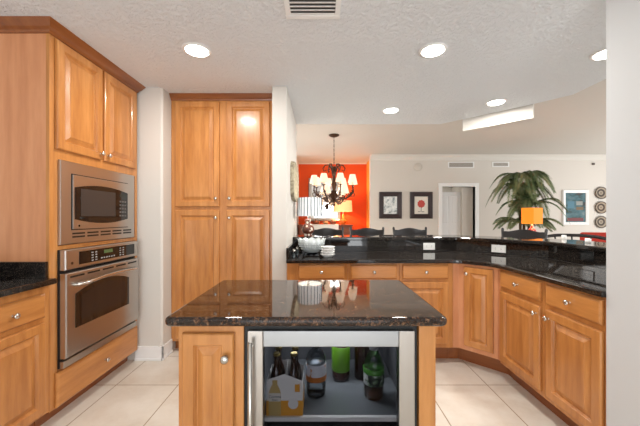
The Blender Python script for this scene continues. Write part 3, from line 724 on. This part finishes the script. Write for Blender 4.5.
for i, (x_, s_) in enumerate(((-.12, 1.0), (.14, .8), (.34, .9))):
    lab = ['left of three brown shells on the sideboard runner', 'middle of three brown shells on the sideboard runner', 'right of three brown shells on the sideboard runner'][i]
    t = thing('sea_shell', lab, 'shell', (x_, 8.28, 1.077), 0, 'shells on the sideboard')
    b = BM(); pts = []; rs = []
    for k in range(40):
        a = k*.45; r = .055*s_*math.exp(-k*.045); pts.append((r*1.3*math.cos(a), r*1.3*math.sin(a)*.9, .052*s_+.09*s_*(k/40)**1.5)); rs.append(max(.003, r*.95))
    tube(b, pts, rs, 10); obj('shell', b, mat('shell_brown_%d' % i, ((150, 84, 56), (196, 150, 110), (120, 62, 42))[i], .35), t, smooth=True)
    t.scale = (1, 1, 1)
t = thing('table_lamp', 'peach drum-shade lamp with orange base on the sideboard', 'lamp', (.86*.98, 8.30, 1.0705), 0)
t.location = (.64, 8.28, 1.0705)
ORB = mat('orange_base', (235, 110, 30), .3)
b = BM(); lathe(b, [(.06, 0), (.065, .015), (.09, .05), (.10, .09), (.06, .14), (.03, .17), (.022, .30)], seg=28); obj('base', b, ORB, t, smooth=True)
b = BM(); lathe(b, [(.012, .30), (.012, .42)], seg=12); obj('stem', b, NI, t)
PS = mat('peach_shade', (244, 190, 140), .8, emit=(255, 176, 116), es=.75)
def openring(b, r0, r1, z0, z1, n=40, sx=1, sy=1):
    a = [b.verts.new((r0*sx*math.cos(2*PI*k/n), r0*sy*math.sin(2*PI*k/n), z0)) for k in range(n)]; c = [b.verts.new((r1*sx*math.cos(2*PI*k/n), r1*sy*math.sin(2*PI*k/n), z1)) for k in range(n)]
    for k in range(n): b.faces.new((a[k], a[(k+1) % n], c[(k+1) % n], c[k]))
    return b
o = obj('shade', openring(BM(), .25, .235, .36, .66), PS, t); sm = o.modifiers.new('s', 'SOLIDIFY'); sm.thickness = .003
l = bpy.data.lights.new('sideboard_lamp_bulb', 'POINT'); l.energy = 14; l.color = (1, .7, .4); l.shadow_soft_size = .05
o = bpy.data.objects.new('sideboard_lamp_bulb', l); COL.objects.link(o); o.location = (.60, 8.28, 1.58)

# chandelier
CX, CY = pix(334, 5.7), 5.7
BZ = mat('bronze', (70, 46, 30), .45, .6)
t = thing('chandelier', 'bronze scroll-arm chandelier with small white shades over the dining area', 'chandelier', (CX, CY, ZH), 0)
b = BM(); lathe(b, [(.10, -.001), (.10, -.015), (.06, -.035), (.015, -.05)], seg=28); obj('canopy', b, BZ, t, smooth=True)
b = BM()
for k in range(13):
    z = -.06-k*.042; tp = []
    for q in range(9):
        a = 2*PI*q/8; u = .009*math.cos(a); v = .026*math.sin(a)
        tp.append((u, 0, z-.02+v) if k % 2 else (0, u, z-.02+v))
    tube(b, tp, .0032, 6, False)
obj('chain', b, BZ, t, smooth=True)
b = BM(); lathe(b, [(.004, -.59), (.03, -.62), (.015, -.66), (.05, -.70), (.02, -.76), (.03, -.86), (.055, -.95), (.03, -1.04), (.045, -1.12), (.075, -1.18), (.04, -1.25), (.015, -1.30), (.025, -1.33), (.002, -1.37)], seg=24)
obj('column', b, BZ, t, smooth=True)
CS = mat('small_cream_shade', (240, 222, 204), .8, emit=(255, 210, 172), es=.5)
CA = mat('candle_sleeve', (240, 225, 196), .6)
for tier, (n_, R_, zb, z_s, off) in enumerate(((8, .385, -1.12, -.96, .25), (4, .24, -1.22, -1.15, .9))):
    for k in range(n_):
        a = off+2*PI*k/n_; c_, s_ = math.cos(a), math.sin(a)
        pr = [(.03, zb+.06), (.07, zb-.03), (.14, zb-.10), (R_*.62, zb-.09), (R_*.88, zb-.03), (R_*1.02, zb+.05), (R_, z_s-.03)]
        b = BM(); tube(b, [(r*c_, r*s_, z) for r, z in pr], .012, 8)
        sc = [(R_*.75+.055*(1-q/16)*math.cos(q*.6), zb-.01+.055*(1-q/16)*math.sin(q*.6)) for q in range(14)]
        tube(b, [(r*c_, r*s_, z) for r, z in sc], .006, 6)
        sc = [(R_*1.0+.07*(1-q/18)*math.cos(1.2+q*.55), zb-.01+.07*(1-q/18)*math.sin(1.2+q*.55)) for q in range(15)]
        tube(b, [(r*c_, r*s_, z) for r, z in sc], .006, 6)
        arm = obj('arm', b, BZ, t, smooth=True)
        b = BM(); lathe(b, [(.006, -.03), (.035, -.022), (.038, -.016), (.012, -.012)], (R_*c_, R_*s_, z_s), seg=16); obj('drip_cup', b, BZ, arm)
        b = BM(); lathe(b, [(.011, -.012), (.011, .05)], (R_*c_, R_*s_, z_s), seg=10); obj('candle', b, CA, arm)
        b = openring(BM(), .088, .050, z_s+.03, z_s+.18, 20); bmesh.ops.translate(b, verts=b.verts, vec=(R_*c_, R_*s_, 0))
        o = obj('shade', b, CS, arm); sm = o.modifiers.new('s', 'SOLIDIFY'); sm.thickness = .002
for k in range(6):   # leaf scrolls at the top
    a = k*PI/3; c_, s_ = math.cos(a), math.sin(a)
    pr = [(.02, -.78), (.05, -.64), (.10, -.57), (.17, -.58), (.21, -.64), (.19, -.69), (.15, -.67)]
    obj('scroll', tube(BM(), [(r*c_, r*s_, z) for r, z in pr], [.012, .012, .013, .012, .010, .008, .005], 8), BZ, t, smooth=True)
    pr = [(.03, -1.22), (.09, -1.28), (.13, -1.24), (.12, -1.19), (.09, -1.20)]
    obj('scroll', tube(BM(), [(r*c_, r*s_, z) for r, z in pr], .007, 8), BZ, t, smooth=True)
l = bpy.data.lights.new('chandelier_bulbs', 'POINT'); l.energy = 20; l.color = (1, .93, .84); l.shadow_soft_size = .25
o = bpy.data.objects.new('chandelier_bulbs', l); COL.objects.link(o); o.location = (CX, CY, 1.62)

# ------------------------------------------------------------------ bar stools
BLW = mat('black_painted_wood', (34, 31, 31), .3)
def stool():
    t = thing('bar_stool', 'x', 'bar stool')
    b = BM(); lathe(b, [(.17, .70), (.20, .72), (.20, .745), (.18, .76), (.001, .765)], seg=32); obj('seat', b, BLW, t, smooth=True)
    for sx in (-1, 1):
        obj('leg', tube(BM(), [(sx*.14, -.14, .71), (sx*.19, -.19, 0)], [.019, .014], 10), BLW, t, smooth=True)
        obj('leg', tube(BM(), [(sx*.14, .14, .71), (sx*.19, .19, 0)], [.019, .014], 10), BLW, t, smooth=True)
        obj('back_post', tube(BM(), [(sx*.17, .15, .74), (sx*.205, .19, .95), (sx*.22, .22, 1.13), (sx*.22, .222, 1.145)], [.015, .015, .016, .010], 10), BLW, t, smooth=True)
    b = BM()
    for z, e in ((.33, .165), (.5, .155)):
        tube(b, [(-e, -e, z), (e, -e, z), (e, e, z), (-e, e, z), (-e, -e, z)], .009, 8)
    obj('stretcher', b, BLW, t)
    for z0, hh, am in ((1.015, .10, .016), (.91, .045, .008)):
        b = BM(); n = 16; A = []
        for i in range(n+1):
            f = i/n*2-1; x = f*.21; y = .215-(.05*(1-f*f)*-1)-(1.13-z0)*.15
            zt = z0+hh+am*math.cos(f*PI)*(1)+(.006 if abs(f) > .8 else 0)
            A.append([b.verts.new(p) for p in ((x, y-.010, z0), (x, y+.010, z0), (x, y+.010, zt), (x, y-.010, zt))])
        for p, q in zip(A, A[1:]):
            for k in range(4): b.faces.new((p[k], p[(k+1) % 4], q[(k+1) % 4], q[k]))
        b.faces.new(A[0]); b.faces.new(A[-1][::-1]); obj('back_rail', b, BLW, t)
    return t
s0 = stool()
spots = [(.09, 3.86, 0, 'black bar stool behind the bar left of the peach lamp, below the mirror'),
         (.64, 3.86, 0, 'black bar stool behind the bar below the left dark-framed print'),
         (1.22, 3.86, 0, 'black bar stool behind the bar below the red flower print'),
         (2.27, 3.42, -PI/4, 'black bar stool behind the angled bar in front of the palm')]
for i, (x, y, rz, lab) in enumerate(spots):
    o = s0 if i == 0 else copy_tree(s0)
    o.location = (x, y, 0); o.rotation_euler = (0, 0, rz); o['label'] = lab; o['group'] = 'bar stools behind the bar'
# curved-back armchair and red chair at right
t = thing('dining_chair', 'black chair with long curved top rail behind the right bar ledge', 'chair', (3.05, 3.55, 0), -.5)
b = BM(); pts = [(.36*math.cos(a), .02+.26*math.sin(a), 1.05-.05*abs(math.cos(a))**3) for a in [PI*k/18 for k in range(19)]]
tube(b, pts, .020, 10); obj('back_rail', b, BLW, t, smooth=True)
b = BM(); lathe(b, [(.24, .60), (.26, .62), (.26, .66), (.22, .68), (.001, .685)], seg=28); obj('seat', b, BLW, t, smooth=True)
for k in range(4):
    a = PI/4+k*PI/2; obj('leg', tube(BM(), [(.19*math.cos(a), .19*math.sin(a), .61), (.25*math.cos(a), .25*math.sin(a), 0)], [.018, .013], 10), BLW, t, smooth=True)
for k in (3, 6, 9, 12, 15):
    p = pts[k]; obj('spindle', tube(BM(), [(p[0]*.6, p[1]*.7, .67), p], .009, 8), BLW, t, smooth=True)
RED = mat('red_upholstery', (196, 52, 34), .7)
t = thing('armchair', 'red upholstered armchair behind the bar beside the grey wall', 'armchair', (4.55, 4.55, 0), -.3)
obj('backrest', box(BM(), -.36, .36, .22, .36, .40, 1.03), RED, t, bevel=.04, seg=4); obj('seat', box(BM(), -.33, .33, -.35, .22, .22, .46), RED, t, bevel=.03, seg=3)
for s in (-1, 1):
    obj('armrest', box(BM(), min(s*.34, s*.44), max(s*.34, s*.44), -.35, .34, .20, .66), RED, t, bevel=.03, seg=3)
    for y in (-.3, .3): obj('leg', tube(BM(), [(s*.36, y, .22), (s*.37, y, 0)], [.025, .018], 8), BLW, t)

# ------------------------------------------------------------------ palm
t = thing('potted_palm', 'tall artificial palm with arching green fronds against the far wall', 'plant', (pix(524, 6.3), 6.3, 0), 0)
PG = mat('palm_green', (52, 78, 42), .5)
n = noise(PG, coords(PG), 5, 3); lk(PG, ramp(PG, n.outputs[0], [(.3, (72, 96, 62)), (.5, (110, 126, 82)), (.7, (152, 148, 108))]).outputs[0], bsdf(PG).inputs['Base Color'])
b = BM(); lathe(b, [(.16, 0), (.22, .30), (.23, .34), (.19, .34), (.18, .30), (.001, .29)], seg=32); obj('pot', b, mat('dark_pot', (66, 48, 38), .5), t, smooth=True)
TRK = mat('palm_trunk', (92, 74, 52), .9)
for k, (dx, zt) in enumerate(((0, 2.0), (-.10, 1.75), (.12, 1.45))):
    b = BM(); tube(b, [(dx*.2, .02*k, .28), (dx*.7, 0, zt*.5), (dx, 0, zt)], [.035, .028, .02], 8); obj('trunk', b, TRK, t, smooth=True)
def frond(t, base, ang, L_, rise, droop):
    b = BM(); c_, s_ = math.cos(ang), math.sin(ang); pts = []
    for i in range(15):
        f = i/14; r = L_*(f**.95)*.92; z = rise*math.sin(min(f*1.6, PI/2))-droop*f*f*f-droop*.35*f*f
        pts.append(Vector((base[0]+r*c_, base[1]+r*s_, base[2]+z)))
    tube(b, pts, [.007*(1-.75*i/14) for i in range(15)], 5)
    side = Vector((-s_, c_, 0)); 
    for i in range(2, 64):
        f = i/64*14; k = min(int(f), 13); p = pts[k].lerp(pts[k+1], f-k); d = (pts[k+1]-pts[k]).normalized()
        ll = (.17*math.sin(PI*min(1, (i/64)*.85+.12))+.03)*(.85+.3*random.random())
        for s in (-1, 1):
            e = (side*s*.75+d*.75+Vector((0, 0, -.35-.35*random.random()))).normalized()
            m1 = p+(side*s*.6+d*.6+Vector((0, 0, .1))).normalized()*ll*.45; tip = m1+e*ll*.6
            wv = d*.011
            v = [b.verts.new(q) for q in (p, m1+wv, tip, m1-wv)]; b.faces.new(v)
    return obj('frond', b, PG, t)
for lev, (bx, bz, n_, L_, rise, droop) in enumerate(((0, 2.10, 15, .64, .22, .34), (-.10, 1.92, 9, .66, .16, .40), (.12, 1.52, 9, .66, .24, .36), (-.02, 1.14, 14, .68, .18, .20), (0, 1.50, 9, .26, .56, .05), (0, 1.2, 7, .24, .5, .05))):
    for k in range(n_):
        a = 2*PI*(k+.37*lev)/n_+random.uniform(-.2, .2)
        frond(t, (bx, 0, bz), a, L_*random.uniform(.85, 1.1), rise*random.uniform(.7, 1.25), droop*random.uniform(.8, 1.2))

# orange lamp in the living room and its table
t = thing('console_table', 'dark console table under the orange box lamp', 'table', (pix(531, 5.3), 5.3, 0), 0)
obj('top', box(BM(), -.35, .35, -.18, .18, .80, .84), BW, t, bevel=.005)
for sx in (-.31, .31):
    for sy in (-.14, .14): obj('leg', box(BM(), sx-.02, sx+.02, sy-.02, sy+.02, 0, .80), BW, t)
t = thing('table_lamp', 'lamp with bright orange box shade in front of the palm', 'lamp', (pix(532, 5.3), 5.3, .8405), math.radians(28))
OS = mat('orange_shade', (245, 140, 30), .8, emit=(255, 130, 30), es=.4)
b = BM()
a = [(-.145, -.10), (.145, -.10), (.145, .10), (-.145, .10)]
lo = [b.verts.new((x, y, .32)) for x, y in a]; hi = [b.verts.new((x, y, .60)) for x, y in a]
for i in range(4): b.faces.new((lo[i], lo[(i+1) % 4], hi[(i+1) % 4], hi[i]))
o = obj('shade', b, OS, t); sm = o.modifiers.new('s', 'SOLIDIFY'); sm.thickness = .003
b = BM(); lathe(b, [(.07, 0), (.07, .02), (.02, .04), (.055, .12), (.07, .18), (.05, .23), (.015, .26), (.012, .36)], seg=24)
BS = mat('red_white_ceramic', (220, 200, 190), .3); n = noise(BS, coords(BS), 30, 2); lk(BS, ramp(BS, n.outputs[0], [(.45, (230, 218, 208)), (.52, (170, 50, 44))]).outputs[0], bsdf(BS).inputs['Base Color'])
obj('base', b, BS, t, smooth=True)
l = bpy.data.lights.new('orange_lamp_bulb', 'POINT'); l.energy = 3; l.color = (1, .6, .3); l.shadow_soft_size = .04
o = bpy.data.objects.new('orange_lamp_bulb', l); COL.objects.link(o); o.location = (pix(532, 5.3), 5.3, 1.30)
